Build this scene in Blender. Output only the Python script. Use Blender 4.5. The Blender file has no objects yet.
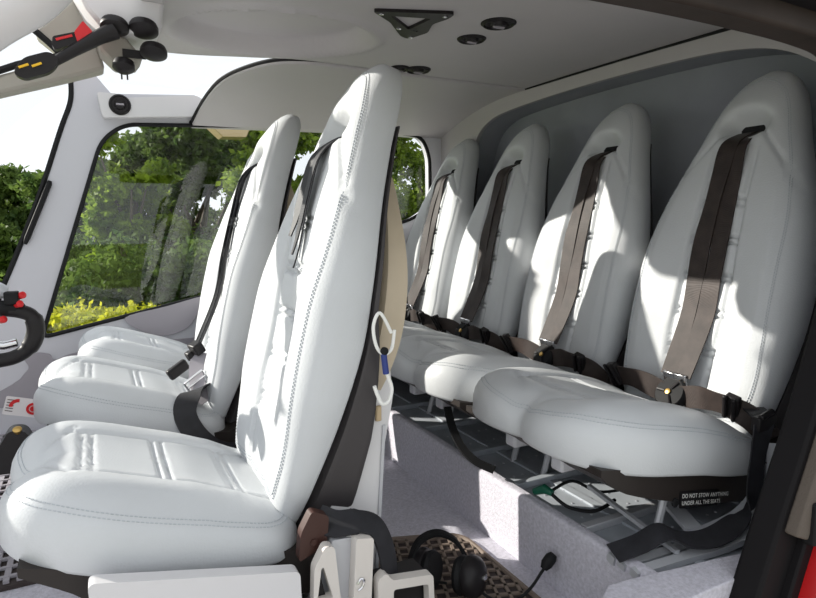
import bpy, bmesh, math, random
from math import sin, cos, pi, sqrt, exp
from mathutils import Vector as V, Matrix
from mathutils.geometry import tessellate_polygon
from mathutils import noise as mnoise

S = bpy.context.scene
COL = S.collection
# ------------------------------------------------------------------ camera, sky, sun, exposure
cam_data = bpy.data.cameras.new('camera')
cam = bpy.data.objects.new('camera', cam_data)
COL.objects.link(cam)
S.camera = cam
cam_data.sensor_width = 36.0
cam_data.lens = 36.0 * 600 / 816
cam_data.clip_start = 0.02
cam_data.clip_end = 500
Rm = ((0.88514686, 0.05922927, 0.46152674), (-0.46531177, 0.11266983, 0.87794673), (0.0, 0.99186562, -0.12728942))
mw = Matrix([[Rm[i][0], Rm[i][1], -Rm[i][2], (0, 0, 0.78)[i]] for i in range(3)] + [[0, 0, 0, 1]])
cam.matrix_world = mw

world = bpy.data.worlds.new('sky')
S.world = world
world.use_nodes = True
wn = world.node_tree
wn.nodes['Background'].inputs['Color'].default_value = (0.93, 0.965, 1.0, 1)
wn.nodes['Background'].inputs['Strength'].default_value = 1.14

SUN_AZ, SUN_EL = math.radians(-39), math.radians(23)
sd = bpy.data.lights.new('sun', 'SUN')
sd.energy = 7.5
sd.angle = math.radians(0.6)
sd.color = (1.0, 0.95, 0.86)
sun = bpy.data.objects.new('sun', sd)
COL.objects.link(sun)
sun.location = (-6, 6, 8)
travel = V((cos(SUN_EL) * cos(SUN_AZ), cos(SUN_EL) * sin(SUN_AZ), -sin(SUN_EL)))
sun.rotation_euler = travel.to_track_quat('-Z', 'Y').to_euler()

S.view_settings.view_transform = 'Standard'
S.view_settings.look = 'None'
S.view_settings.gamma = 1
S.view_settings.use_curve_mapping = False
S.view_settings.exposure = 0.02


# ------------------------------------------------------------------ materials
def mat(name, col, rough=0.5, metal=0.0, bump=None, var=None, spec=0.4, sheen=0.0, trans=None):
    m = bpy.data.materials.new(name)
    m.use_nodes = True
    nt = m.node_tree
    b = nt.nodes['Principled BSDF']
    b.inputs['Base Color'].default_value = (*col, 1)
    b.inputs['Roughness'].default_value = rough
    b.inputs['Metallic'].default_value = metal
    b.inputs['Specular IOR Level'].default_value = spec
    if sheen:
        b.inputs['Sheen Weight'].default_value = sheen
    tc = nt.nodes.new('ShaderNodeTexCoord')
    if var:   # (scale, amount) mottling of the material's own colour
        n = nt.nodes.new('ShaderNodeTexNoise')
        n.inputs['Scale'].default_value = var[0]
        n.inputs['Detail'].default_value = 4
        nt.links.new(tc.outputs['Object'], n.inputs['Vector'])
        r = nt.nodes.new('ShaderNodeValToRGB')
        r.color_ramp.elements[0].position = 0.3
        r.color_ramp.elements[1].position = 0.7
        a = var[1]
        r.color_ramp.elements[0].color = (*[c * (1 - a) for c in col], 1)
        r.color_ramp.elements[1].color = (*[min(1, c * (1 + a)) for c in col], 1)
        nt.links.new(n.outputs['Fac'], r.inputs['Fac'])
        nt.links.new(r.outputs['Color'], b.inputs['Base Color'])
    if bump:  # (kind, scale, strength, distance)
        kind, sc, st, dist = bump
        if kind == 'noise':
            n = nt.nodes.new('ShaderNodeTexNoise')
            n.inputs['Detail'].default_value = 3
        elif kind == 'voronoi':
            n = nt.nodes.new('ShaderNodeTexVoronoi')
        else:
            n = nt.nodes.new('ShaderNodeTexWave')
        n.inputs['Scale'].default_value = sc
        nt.links.new(tc.outputs['Object'], n.inputs['Vector'])
        bp = nt.nodes.new('ShaderNodeBump')
        bp.inputs['Strength'].default_value = st
        bp.inputs['Distance'].default_value = dist
        nt.links.new(n.outputs[0], bp.inputs['Height'])
        nt.links.new(bp.outputs['Normal'], b.inputs['Normal'])
    return m


M = {}
M['leather'] = mat('leather', (0.575, 0.592, 0.61), 0.42, bump=('voronoi', 260, 0.12, 0.002), var=(6, 0.03))
M['thread'] = mat('thread', (0.48, 0.51, 0.54), 0.7)
M['black'] = mat('black_plastic', (0.016, 0.014, 0.015), 0.42, spec=.25)
M['rubber'] = mat('rubber', (0.012, 0.012, 0.013), 0.65, spec=.2)
M['shell'] = mat('shell', (0.05, 0.045, 0.047), 0.5, bump=('noise', 300, 0.2, 0.001))
M['pan'] = mat('pan', (0.022, 0.017, 0.015), 0.5, bump=('noise', 300, 0.2, 0.001))
M['hull'] = mat('hull', (0.50, 0.42, 0.31), 0.45, var=(10, 0.08))
M['web'] = mat('webbing', (0.034, 0.024, 0.021), 0.6, bump=('wave', 260, 0.2, 0.001), var=(35, 0.3))
M['webblack'] = mat('webbing_black', (0.020, 0.020, 0.024), 0.55, bump=('wave', 260, 0.2, 0.001), var=(35, 0.3))
M['webbrown'] = mat('webbing_brown', (0.05, 0.02, 0.015), 0.5)
M['white'] = mat('white_plastic', (0.66, 0.65, 0.66), 0.4, bump=('noise', 90, 0.06, 0.002))
M['ceiling'] = mat('ceiling', (0.48, 0.46, 0.47), 0.55, bump=('noise', 30, 0.06, 0.004), var=(3, 0.03))
M['trimwall'] = mat('trim_wall', (0.56, 0.56, 0.60), 0.5, bump=('noise', 60, 0.05, 0.002))
M['bulk'] = mat('bulkhead_fabric', (0.31, 0.325, 0.365), 0.9, bump=('noise', 220, 0.25, 0.002), var=(5, 0.08))
M['pocket'] = mat('pocket', (0.33, 0.31, 0.34), 0.8, bump=('noise', 200, 0.2, 0.001))
M['carpet'] = mat('carpet', (0.58, 0.565, 0.63), 0.95, bump=('noise', 420, 0.7, 0.003), var=(140, 0.14), spec=0.1)
M['mat'] = mat('mat', (0.20, 0.155, 0.125), 0.7)
M['matdark'] = mat('mat_ground', (0.045, 0.034, 0.032), 0.8)
M['plate'] = mat('plate', (0.40, 0.43, 0.47), 0.6, metal=0.1, var=(14, 0.12))
M['alu'] = mat('aluminium', (0.52, 0.53, 0.56), 0.4, metal=0.25)
M['rivet'] = mat('rivet', (0.55, 0.56, 0.60), 0.3, metal=0.5)
M['cream'] = mat('cream_metal', (0.66, 0.62, 0.58), 0.35)
M['chrome'] = mat('chrome', (0.7, 0.7, 0.72), 0.15, metal=1.0)
M['brass'] = mat('brass', (0.55, 0.36, 0.12), 0.3, metal=0.9)
M['tan'] = mat('tan', (0.55, 0.42, 0.26), 0.5)
M['red'] = mat('red', (0.62, 0.015, 0.02), 0.35)
M['redpaint'] = mat('red_paint', (0.50, 0.012, 0.014), 0.25)
M['yellow'] = mat('yellow', (0.85, 0.50, 0.02), 0.4)
M['frame'] = mat('door_frame', (0.030, 0.021, 0.017), 0.6, spec=.2, var=(20, 0.2))
M['frameblack'] = mat('frame_black', (0.010, 0.009, 0.010), 0.6, spec=.12)
M['brown'] = mat('brown_seal', (0.11, 0.09, 0.075), 0.8, bump=('noise', 250, 0.5, 0.002))
M['beige'] = mat('beige_roof', (0.36, 0.34, 0.30), 0.5)
M['paper'] = mat('paper', (0.78, 0.74, 0.74), 0.6)
M['green'] = mat('green', (0.01, 0.10, 0.06), 0.4)
M['blue'] = mat('blue', (0.03, 0.05, 0.22), 0.5)
M['ink'] = mat('white_ink', (0.85, 0.85, 0.82), 0.6)
M['fuse'] = mat('fuselage', (0.55, 0.55, 0.57), 0.4)


def leaf_mat(name, c1, c2):
    m = bpy.data.materials.new(name)
    m.use_nodes = True
    nt = m.node_tree
    b = nt.nodes['Principled BSDF']
    out = nt.nodes['Material Output']
    b.inputs['Roughness'].default_value = 0.6
    b.inputs['Specular IOR Level'].default_value = 0.2
    tc = nt.nodes.new('ShaderNodeTexCoord')
    n = nt.nodes.new('ShaderNodeTexNoise')
    n.inputs['Scale'].default_value = 3.0
    n.inputs['Detail'].default_value = 6
    nt.links.new(tc.outputs['Object'], n.inputs['Vector'])
    r = nt.nodes.new('ShaderNodeValToRGB')
    r.color_ramp.elements[0].position = 0.35
    r.color_ramp.elements[1].position = 0.65
    r.color_ramp.elements[0].color = (*c1, 1)
    r.color_ramp.elements[1].color = (*c2, 1)
    nt.links.new(n.outputs['Fac'], r.inputs['Fac'])
    nt.links.new(r.outputs['Color'], b.inputs['Base Color'])
    t = nt.nodes.new('ShaderNodeBsdfTranslucent')
    nt.links.new(r.outputs['Color'], t.inputs['Color'])
    mx = nt.nodes.new('ShaderNodeMixShader')
    mx.inputs['Fac'].default_value = 0.5
    nt.links.new(b.outputs[0], mx.inputs[1])
    nt.links.new(t.outputs[0], mx.inputs[2])
    nt.links.new(mx.outputs[0], out.inputs['Surface'])
    return m


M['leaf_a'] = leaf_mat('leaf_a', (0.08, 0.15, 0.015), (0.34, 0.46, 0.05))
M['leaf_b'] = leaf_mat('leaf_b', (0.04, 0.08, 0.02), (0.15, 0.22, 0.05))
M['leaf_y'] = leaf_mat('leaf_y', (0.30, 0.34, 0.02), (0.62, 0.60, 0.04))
M['bark'] = mat('bark', (0.10, 0.08, 0.06), 0.9, bump=('noise', 10, 0.6, 0.03))
M['grass'] = mat('grass', (0.16, 0.22, 0.04), 0.9, var=(1.2, 0.4))
M['apron'] = mat('apron', (0.45, 0.44, 0.42), 0.9, var=(2, 0.1))


def glass_mat():
    m = bpy.data.materials.new('window_glass')
    m.use_nodes = True
    nt = m.node_tree
    out = nt.nodes['Material Output']
    nt.nodes.remove(nt.nodes['Principled BSDF'])
    t = nt.nodes.new('ShaderNodeBsdfTransparent')
    t.inputs['Color'].default_value = (0.95, 0.96, 0.96, 1)
    g = nt.nodes.new('ShaderNodeBsdfGlossy')
    g.inputs['Roughness'].default_value = 0.02
    mx = nt.nodes.new('ShaderNodeMixShader')
    mx.inputs['Fac'].default_value = 0.04
    nt.links.new(t.outputs[0], mx.inputs[1])
    nt.links.new(g.outputs[0], mx.inputs[2])
    nt.links.new(mx.outputs[0], out.inputs['Surface'])
    return m


M['glass'] = glass_mat()


# ------------------------------------------------------------------ helpers
class MB:
    """collects world-space geometry; build() links it as one mesh object"""
    def __init__(self):
        self.v = []
        self.f = []

    def add(self, vs, fs):
        n = len(self.v)
        self.v += [V(p) for p in vs]
        self.f += [tuple(i + n for i in f) for f in fs]

    def box(self, c, s, rot=None):
        c = V(c)
        vs = []
        for dx in (-.5, .5):
            for dy in (-.5, .5):
                for dz in (-.5, .5):
                    p = V((dx * s[0], dy * s[1], dz * s[2]))
                    if rot is not None:
                        p = rot @ p
                    vs.append(c + p)
        self.add(vs, [(0, 1, 3, 2), (4, 6, 7, 5), (0, 4, 5, 1), (2, 3, 7, 6), (0, 2, 6, 4), (1, 5, 7, 3)])

    def tube(self, pts, r, n=8, cap=True):
        pts = [V(p) for p in pts]
        rs = r if isinstance(r, (list, tuple)) else [r] * len(pts)
        up = None
        rings = []
        for i, p in enumerate(pts):
            t = (pts[min(i + 1, len(pts) - 1)] - pts[max(i - 1, 0)]).normalized()
            if up is None:
                a = V((0, 0, 1)) if abs(t.z) < .9 else V((1, 0, 0))
                up = t.cross(a).normalized()
            up = (up - t * up.dot(t)).normalized()
            w = t.cross(up)
            rings.append([p + (up * cos(2 * pi * k / n) + w * sin(2 * pi * k / n)) * rs[i] for k in range(n)])
        vs = [q for ring in rings for q in ring]
        fs = []
        for i in range(len(rings) - 1):
            for k in range(n):
                a, b = i * n + k, i * n + (k + 1) % n
                fs.append((a, b, b + n, a + n))
        if cap:
            fs.append(tuple(range(n))[::-1])
            fs.append(tuple(range(len(vs) - n, len(vs))))
        self.add(vs, fs)

    def ribbon(self, pts, side, width, thick=0.0022):
        """flat strap along pts; side = vector or list of vectors across the strap"""
        pts = [V(p) for p in pts]
        n = len(pts)
        sides = [V(s) for s in side] if isinstance(side, list) else [V(side)] * n
        ws = width if isinstance(width, list) else [width] * n
        vs = []
        for i, p in enumerate(pts):
            t = (pts[min(i + 1, n - 1)] - pts[max(i - 1, 0)]).normalized()
            s = (sides[i] - t * sides[i].dot(t)).normalized()
            nn = t.cross(s)
            for a, b in ((-1, -1), (1, -1), (1, 1), (-1, 1)):
                vs.append(p + s * a * ws[i] / 2 + nn * b * thick / 2)
        fs = []
        for i in range(n - 1):
            for k in range(4):
                a, b = i * 4 + k, i * 4 + (k + 1) % 4
                fs.append((a, b, b + 4, a + 4))
        fs += [(3, 2, 1, 0), tuple(range(4 * n - 4, 4 * n))]
        self.add(vs, fs)

    def lathe(self, c, axis, prof, n=24):
        """prof: list of (radius, height along axis)"""
        c = V(c)
        ax = V(axis).normalized()
        a = V((0, 0, 1)) if abs(ax.z) < .9 else V((1, 0, 0))
        u = ax.cross(a).normalized()
        w = ax.cross(u)
        vs = []
        for r, h in prof:
            for k in range(n):
                vs.append(c + ax * h + (u * cos(2 * pi * k / n) + w * sin(2 * pi * k / n)) * max(r, 1e-5))
        fs = []
        for i in range(len(prof) - 1):
            for k in range(n):
                a0, b0 = i * n + k, i * n + (k + 1) % n
                fs.append((a0, b0, b0 + n, a0 + n))
        fs += [tuple(range(n))[::-1], tuple(range(len(vs) - n, len(vs)))]
        self.add(vs, fs)

    def prism(self, poly, holes, place, t0, t1):
        """extrude a 2-D outline (with holes) between t0 and t1; place(a,b,t) -> point"""
        loops = [poly] + list(holes or [])
        tris = tessellate_polygon([[V((p[0], p[1], 0)) for p in l] for l in loops])
        flat = [p for l in loops for p in l]
        n = len(flat)
        vs = [place(p[0], p[1], t0) for p in flat] + [place(p[0], p[1], t1) for p in flat]
        fs = [tuple(t) for t in tris] + [tuple(i + n for i in t[::-1]) for t in tris]
        o = 0
        for l in loops:
            m = len(l)
            for i in range(m):
                a, b = o + i, o + (i + 1) % m
                fs.append((a, b, b + n, a + n))
            o += m
        self.add(vs, fs)

    def grid(self, fn, nu, nv, closed_u=False):
        vs = [fn(i / (nu - 1 if not closed_u else nu), j / (nv - 1)) for j in range(nv) for i in range(nu)]
        fs = []
        for j in range(nv - 1):
            for i in range(nu if closed_u else nu - 1):
                a, b = j * nu + i, j * nu + (i + 1) % nu
                fs.append((a, b, b + nu, a + nu))
        self.add(vs, fs)

    def build(self, name, material, parent=None, smooth=True, auto=40, bevel=0, kind=None):
        me = bpy.data.meshes.new(name)
        org = V((0, 0, 0))
        if parent is not None:
            org = world_of(parent)
        elif self.v:
            lo = [min(p[i] for p in self.v) for i in range(3)]
            hi = [max(p[i] for p in self.v) for i in range(3)]
            org = V(((lo[0] + hi[0]) / 2, (lo[1] + hi[1]) / 2, lo[2]))
        me.from_pydata([p - org for p in self.v], [], self.f)
        bm = bmesh.new()
        bm.from_mesh(me)
        bmesh.ops.remove_doubles(bm, verts=bm.verts, dist=1e-5)
        bmesh.ops.recalc_face_normals(bm, faces=bm.faces)
        if smooth:
            for f in bm.faces:
                f.smooth = True
            lim = math.radians(auto)
            for e in bm.edges:
                if len(e.link_faces) == 2 and e.calc_face_angle(0) > lim:
                    e.smooth = False
        bm.to_mesh(me)
        bm.free()
        me.materials.append(material)
        o = bpy.data.objects.new(name, me)
        COL.objects.link(o)
        if parent is not None:
            o.parent = parent
        else:
            o.location = org
        if bevel:
            b = o.modifiers.new('bevel', 'BEVEL')
            b.width = bevel
            b.segments = 2
            b.limit_method = 'ANGLE'
            b.angle_limit = math.radians(50)
        if kind:
            o['kind'] = kind
        return o


def world_of(o):
    p = V(o.location)
    while o.parent:
        o = o.parent
        p = p + V(o.location)
    return p


def tag(o, label, cat, group=None, kind=None):
    o['label'] = label
    o['category'] = cat
    if group:
        o['group'] = group
    if kind:
        o['kind'] = kind
    return o


def thing(name, loc, label, cat, group=None):
    o = bpy.data.objects.new(name, None)
    o.empty_display_size = 0.1
    COL.objects.link(o)
    o.location = loc
    return tag(o, label, cat, group)


def copy_tree(o, parent=None):
    c = o.copy()
    COL.objects.link(c)
    c.parent = parent
    for ch in [x for x in bpy.data.objects if x.parent == o]:
        copy_tree(ch, c)
    return c


def struct(name, mb, m, **k):
    o = mb.build(name, m, **k)
    o['kind'] = 'structure'
    return o


def lerp_tab(tab, x):
    if x <= tab[0][0]:
        return tab[0][1]
    for (a, va), (b, vb) in zip(tab, tab[1:]):
        if x <= b:
            t = (x - a) / (b - a)
            return va + (vb - va) * t
    return tab[-1][1]


def smooth_tab(tab, x):
    """Catmull-Rom through a table"""
    n = len(tab)
    if x <= tab[0][0]:
        return tab[0][1]
    if x >= tab[-1][0]:
        return tab[-1][1]
    for i in range(n - 1):
        if x <= tab[i + 1][0]:
            break
    x0, p1 = tab[i]
    x1, p2 = tab[i + 1]
    m1 = (tab[i + 1][1] - tab[max(i - 1, 0)][1]) / (tab[i + 1][0] - tab[max(i - 1, 0)][0])
    j = min(i + 2, n - 1)
    m2 = (tab[j][1] - tab[i][1]) / (tab[j][0] - tab[i][0])
    h = x1 - x0
    t = (x - x0) / h
    return ((2 * t**3 - 3 * t**2 + 1) * p1 + (t**3 - 2 * t**2 + t) * h * m1 + (-2 * t**3 + 3 * t**2) * p2 + (t**3 - t**2) * h * m2)


def curve_pts(pts, n=8, closed=False):
    """Catmull-Rom points through control points (any dimension)"""
    P = [V(p) if len(p) == 3 else V((p[0], p[1], 0)) for p in pts]
    out = []
    m = len(P)
    rng = range(m) if closed else range(m - 1)
    for i in rng:
        if closed:
            a, b, c, d = P[i - 1], P[i], P[(i + 1) % m], P[(i + 2) % m]
        else:
            a, b, c, d = P[max(i - 1, 0)], P[i], P[i + 1], P[min(i + 2, m - 1)]
        for k in range(n):
            t = k / n
            out.append(0.5 * ((2 * b) + (c - a) * t + (2 * a - 5 * b + 4 * c - d) * t * t + (3 * b - a - 3 * c + d) * t**3))
    if not closed:
        out.append(P[-1])
    return out if len(pts[0]) == 3 else [(p.x, p.y) for p in out]


def resample(poly, n, closed=True):
    P = [V((p[0], p[1])) for p in poly]
    if closed:
        P.append(P[0])
    L = [0]
    for a, b in zip(P, P[1:]):
        L.append(L[-1] + (b - a).length)
    out = []
    j = 0
    for k in range(n):
        d = L[-1] * k / n
        while L[j + 1] < d:
            j += 1
        t = (d - L[j]) / max(L[j + 1] - L[j], 1e-9)
        out.append(P[j].lerp(P[j + 1], t))
    return out


def rounded(poly, r, n=6):
    """round the corners of a 2-D polygon"""
    P = [V((p[0], p[1])) for p in poly]
    out = []
    m = len(P)
    for i in range(m):
        a, b, c = P[i - 1], P[i], P[(i + 1) % m]
        rr = r[i] if isinstance(r, (list, tuple)) else r
        u, w = (a - b), (c - b)
        d = min(rr, u.length * .48, w.length * .48)
        p0, p1 = b + u.normalized() * d, b + w.normalized() * d
        for k in range(n + 1):
            t = k / n
            q = p0 * (1 - t)**2 + b * 2 * t * (1 - t) + p1 * t * t
            out.append((q.x, q.y))
    return out


def pillow(mb, outline, cen, front, back, place, nth=140, n=4.0, nb=3.0, inner=26, edge=12):
    """closed cushion over an outline; returns function ring(r) giving surface points"""
    O = resample(outline, nth)
    c = V(cen)

    def g(r, e):
        return max(0.0, 1 - r**e) ** (1 / e)
    rs = [i / inner * 0.86 for i in range(1, inner)]
    for k in range(edge + 1):
        ph = pi / 2 * k / edge
        r0 = sin(ph) ** (2 / n) if k else 0
        if r0 > 0.86:
            rs.append(r0)
    rs[-1] = 1.0
    vs = []
    fs = []

    def surf(q, r, top=True):
        if top:
            return place(q.x, q.y, front(q.x, q.y) * g(r, n))
        return place(q.x, q.y, -back(q.x, q.y) * g(r, nb))
    vs.append(surf(c, 0))
    for r in rs:
        for p in O:
            vs.append(surf(c + (p - c) * r, r))
    for k in range(nth):
        fs.append((0, 1 + k, 1 + (k + 1) % nth))
    for i in range(len(rs) - 1):
        for k in range(nth):
            a, b = 1 + i * nth + k, 1 + i * nth + (k + 1) % nth
            fs.append((a, a + nth, b + nth, b))
    last = 1 + (len(rs) - 1) * nth
    rb = [0.985, 0.95, 0.88, 0.75, 0.5, 0.25]
    st = last
    for r in rb:
        s0 = len(vs)
        for p in O:
            vs.append(surf(c + (p - c) * r, r, False))
        for k in range(nth):
            a, b = st + k, st + (k + 1) % nth
            fs.append((a, s0 + k, s0 + (k + 1) % nth, b))
        st = s0
    vs.append(surf(c, 0, False))
    for k in range(nth):
        fs.append((st + k, len(vs) - 1, st + (k + 1) % nth))
    mb.add(vs, fs)

    def ring(r, off=0.0, lo=0, hi=None):
        out = []
        for p in O[lo:hi]:
            rr = r(p) if callable(r) else r
            q = c + (p - c) * rr
            out.append(place(q.x, q.y, front(q.x, q.y) * g(rr, n) + off))
        return out
    return ring


def groove(d, w, depth):
    return -depth * exp(-(d / w) ** 2)


def stitch(mb, pts, r=0.0009, gap=2):
    """dashed seam thread along a polyline"""
    P = [V(p) for p in pts]
    L = [0]
    for a, b in zip(P, P[1:]):
        L.append(L[-1] + (b - a).length)

    def at(d):
        for i in range(len(L) - 1):
            if L[i + 1] >= d:
                break
        t = (d - L[i]) / max(L[i + 1] - L[i], 1e-9)
        return P[i].lerp(P[i + 1], t)
    d = 0
    while d + 0.0045 < L[-1]:
        mb.tube([at(d), at(d + 0.0045)], r, 4)
        d += 0.0068


# ------------------------------------------------------------------ the seats
SPINE = [(0.20, 0.285), (0.30, 0.315), (0.42, 0.363), (0.55, 0.408), (0.66, 0.434), (0.80, 0.468), (0.92, 0.510), (1.00, 0.543), (1.06, 0.567), (1.12, 0.588)]
HW = [(0.24, 0.17), (0.30, 0.195), (0.40, 0.208), (0.50, 0.214), (0.60, 0.212), (0.70, 0.198), (0.78, 0.178), (0.86, 0.150), (0.93, 0.123), (0.99, 0.102), (1.04, 0.079), (1.075, 0.052), (1.095, 0.024)]
THK = [(0.22, 0.055), (0.32, 0.075), (0.45, 0.105), (0.60, 0.115), (0.75, 0.098), (0.85, 0.088), (0.95, 0.088), (1.05, 0.085), (1.12, 0.06)]


def spine_place(y, h, d):
    x = smooth_tab(SPINE, h)
    t = V(((smooth_tab(SPINE, h + .02) - smooth_tab(SPINE, h - .02)) / .04, 1)).normalized()
    return V((x - t.y * d, y, h + t.x * d))


def back_front(y, h):
    t = smooth_tab(THK, h)
    w = max(smooth_tab(HW, h), .03)
    s = abs(y) / w
    # side bolsters stand proud of the middle between hip and shoulder height
    k = exp(-((h - .52) / .24) ** 2)
    t -= k * 0.042 * max(0, 1 - (s / .72) ** 2) ** 1.2
    # middle channel up to the belt slot
    fade = 1 / (1 + exp((h - .86) / .012))
    pw = 0.052 + 0.012 * k
    t += fade * groove(abs(y) - pw, .006, .010)
    if abs(y) < pw and h < .86:
        for hr in (0.40, 0.49, 0.58, 0.67, 0.76):
            t += groove(h - hr - .007, .004, .008) + groove(h - hr + .007, .004, .008)
    # belt slot dimple under the headrest
    q = ((y / .054) ** 2 + ((h - .940) / .030) ** 2)
    t -= 0.050 * exp(-q ** 2)
    t += 0.006 * exp(-((y / .07) ** 2 + ((h - .985) / .03) ** 2))
    # creases running down and outwards from the slot
    if .78 < h < .93 and abs(y) > .03:
        line = .93 - (abs(y) - .045) * 1.15
        t += groove(h - line, .007, .009)
    return t


def make_outline_back():
    right = [(smooth_tab(HW, .24 + i * .0095), .24 + i * .0095) for i in range(90) if .24 + i * .0095 < 1.094]
    poly = right + [(0, 1.100)] + [(-a, b) for a, b in right[::-1]] + [(0, .235)]
    return poly


def make_cushion_outline(xf, xr):
    """seat cushion seen from above: two thigh lobes with a notch between them"""
    half = [(xf + .024, 0.0), (xf + .010, .030), (xf, .085), (xf + .012, .150), (xf + .05, .200), (xf + .12, .226),
            (xf + .22, .232), (xr - .08, .225), (xr - .02, .200), (xr, .14), (xr + .004, .07), (xr + .004, 0)]
    poly = half + [(a, -b) for a, b in half[::-1][1:-1]]
    return curve_pts(poly, 5, closed=True)


def make_seat(kind, loc, label, group):
    """kind 'front' or 'rear'; local frame: x aft, y across, z up, faces -x"""
    L = V(loc)
    root = thing('cabin_seat', loc, label, 'seat', group)
    rear = kind == 'rear'
    xf, xr = (-.245, .31) if rear else (-.155, .305)
    W = lambda p: V(p) + L
    # --- cushion
    zb = [(xf, .300), (xf + .06, .288), (.05, .245), (.15, .222), (.25, .208), (.36, .203)]

    def cplace(x, y, d):
        return W((x, y, smooth_tab(zb, x) + d))

    def cfront(x, y):
        t = smooth_tab([(xf, .088), (xf + .1, .108), (.12, .100), (.19, .085), (.25, .072), (.36, .065)], x)
        s = abs(y) / .23
        t += 0.016 * exp(-((s - .68) / .24) ** 2) * (1 if x < .2 else max(0, 1 - (x - .2) / .1))
        # notch between the thighs at the front edge
        t -= 0.034 * exp(-((x - xf) / .055) ** 2) * exp(-(y / .045) ** 2)
        pw = 0.095 + 0.02 * (x - xf) / .5
        ed = (x - xf - .085)
        fade = 1 / (1 + exp(-ed / .01))
        t += fade * groove(abs(y) - pw, .005, .0055)
        if abs(y) < pw:
            for xr_ in ((xf + .125, xf + .255, xf + .37, xf + .46) if rear else (xf + .125, xf + .245, xf + .365)):
                t += groove(x - xr_ - .008, .0035, .006) + groove(x - xr_ + .008, .0035, .006)
        # creases from the notch to the front corners
        line = xf + .055 + .55 * max(0, abs(y) - .03)
        if abs(y) < .12:
            t += groove(x - line, .005, .005)
        return t
    mb = MB()
    ring = pillow(mb, make_cushion_outline(xf, xr), ((xf + xr) / 2, 0), cfront, lambda x, y: .018, cplace, n=4.2, nth=180, inner=34)
    cu = mb.build('seat_cushion', M['leather'], root, auto=70)
    sm = MB()
    for r in (.915, .938):
        pts = ring(r, .0008)
        stitch(sm, pts + pts[:1])
    sm.build('stitching', M['thread'], cu, smooth=False)
    # --- backrest
    mb = MB()
    ring = pillow(mb, make_outline_back(), (0, .62), back_front, lambda y, h: .012, lambda y, h, d: W(spine_place(y, h, d)), n=3.8, nth=240, inner=62)
    bk = mb.build('backrest', M['leather'], root, auto=70)
    sm = MB()
    for r in (.0, .016):
        pts = ring(lambda q, r=r: .91 + r - .10 * exp(-((q.y - .55) / .22) ** 2), .0008)
        stitch(sm, pts + pts[:1])
    sm.build('stitching', M['thread'], bk, smooth=False)
    # --- belt slot lining
    mb = MB()
    fl = lambda y, h, d: W(spine_place(y, h, d))
    mb.prism(rounded([(-.044, .932), (.044, .932), (.038, .950), (-.038, .950)], .008), None, fl, .020, .039)
    mb.build('belt_slot', M['rubber'], root)
    # --- dark shell behind the backrest and pan beneath the cushion
    mb = MB()
    st = [(.17, .10), (.30, .10), (.42, .10), (.52, .085), (.60, .055), (.68, .012), (.80, .008), (.90, .006), (.97, .004)] if rear else [(.17, .10), (.30, .095), (.42, .075), (.52, .045), (.62, .014), (.80, .008), (.90, .006), (.97, .004)]

    def shell(u, v):
        h = .17 + v * .80
        w = max(smooth_tab(HW, h) - .008, .02)
        t = lerp_tab(st, h)
        a = u * 2 * pi
        yy = max(-1, min(1, 1.25 * cos(a))) * w
        dd = max(-1, min(1, 1.25 * sin(a)))
        return W(spine_place(yy, h, -.012 - t * (0.5 - 0.5 * dd)))
    mb.grid(shell, 48, 34, closed_u=True)
    n0 = len(mb.v)
    mb.f += [tuple(range(48))[::-1], tuple(range(n0 - 48, n0))]
    mb.build('back_shell', M['shell'], root)
    mb = MB()
    prof_t = [(xf + .035, .296), (.0, .258), (.1, .240), (.2, .226), (.3, .216), (.40, .25)]
    prof_b = [(.40, .11), (.33, .125), (.22, .145), (.1, .165), (.0, .190), (xf + .10, .238), (xf + .035, .282)]
    poly = prof_t + curve_pts(prof_b, 4)
    mb.prism(poly, None, lambda a, b, t: W((a, t, b)), -.216, .216)
    pn = mb.build('seat_pan', M['pan'], root, bevel=.008)
    if rear:
        mb = MB()
        for sy in (-1, 1):
            mb = MB(); mb.box(W((-.165, sy * .075, .262)), (.045, .035, .05))
            mb.build('foot_block', M['trimwall'], root, bevel=.006)
        for sy in (-.17, .17):
            for x0, z0, x1 in ((.02, .19, -.03), (.28, .15, .36)):
                mb = MB()
                mb.tube([W((x0, sy, z0)), W((x1, sy, .005))], .008, 8)
                mb.build('leg', M['alu'], root)
    else:
        mb = MB()
        mb.prism(rounded([(-.03, .235), (.30, .165), (.31, .0), (-.03, .0)], .02), None, lambda a, b, t: W((a, t, b)), -.17, .17)
        mb.build('seat_base', M['white'], root)
        # tan hull bulging behind the shell
        mb = MB()

        def hull(u, v):
            h = .34 + v * .56
            w = max(smooth_tab(HW, h) - .022, .03) * (sin(pi * (0.06 + .88 * v)) ** .3)
            t = .025 + .072 * sin(pi * v) ** .7
            a = u * 2 * pi
            return W(spine_place(w * max(-1, min(1, 1.15 * cos(a))), h, -.016 - t * (0.5 - 0.5 * sin(a))))
        mb.grid(hull, 40, 30, closed_u=True)
        n0 = len(mb.v)
        mb.f += [tuple(range(40))[::-1], tuple(range(n0 - 40, n0))]
        mb.build('rear_hull', M['hull'], root)
    return root


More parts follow.
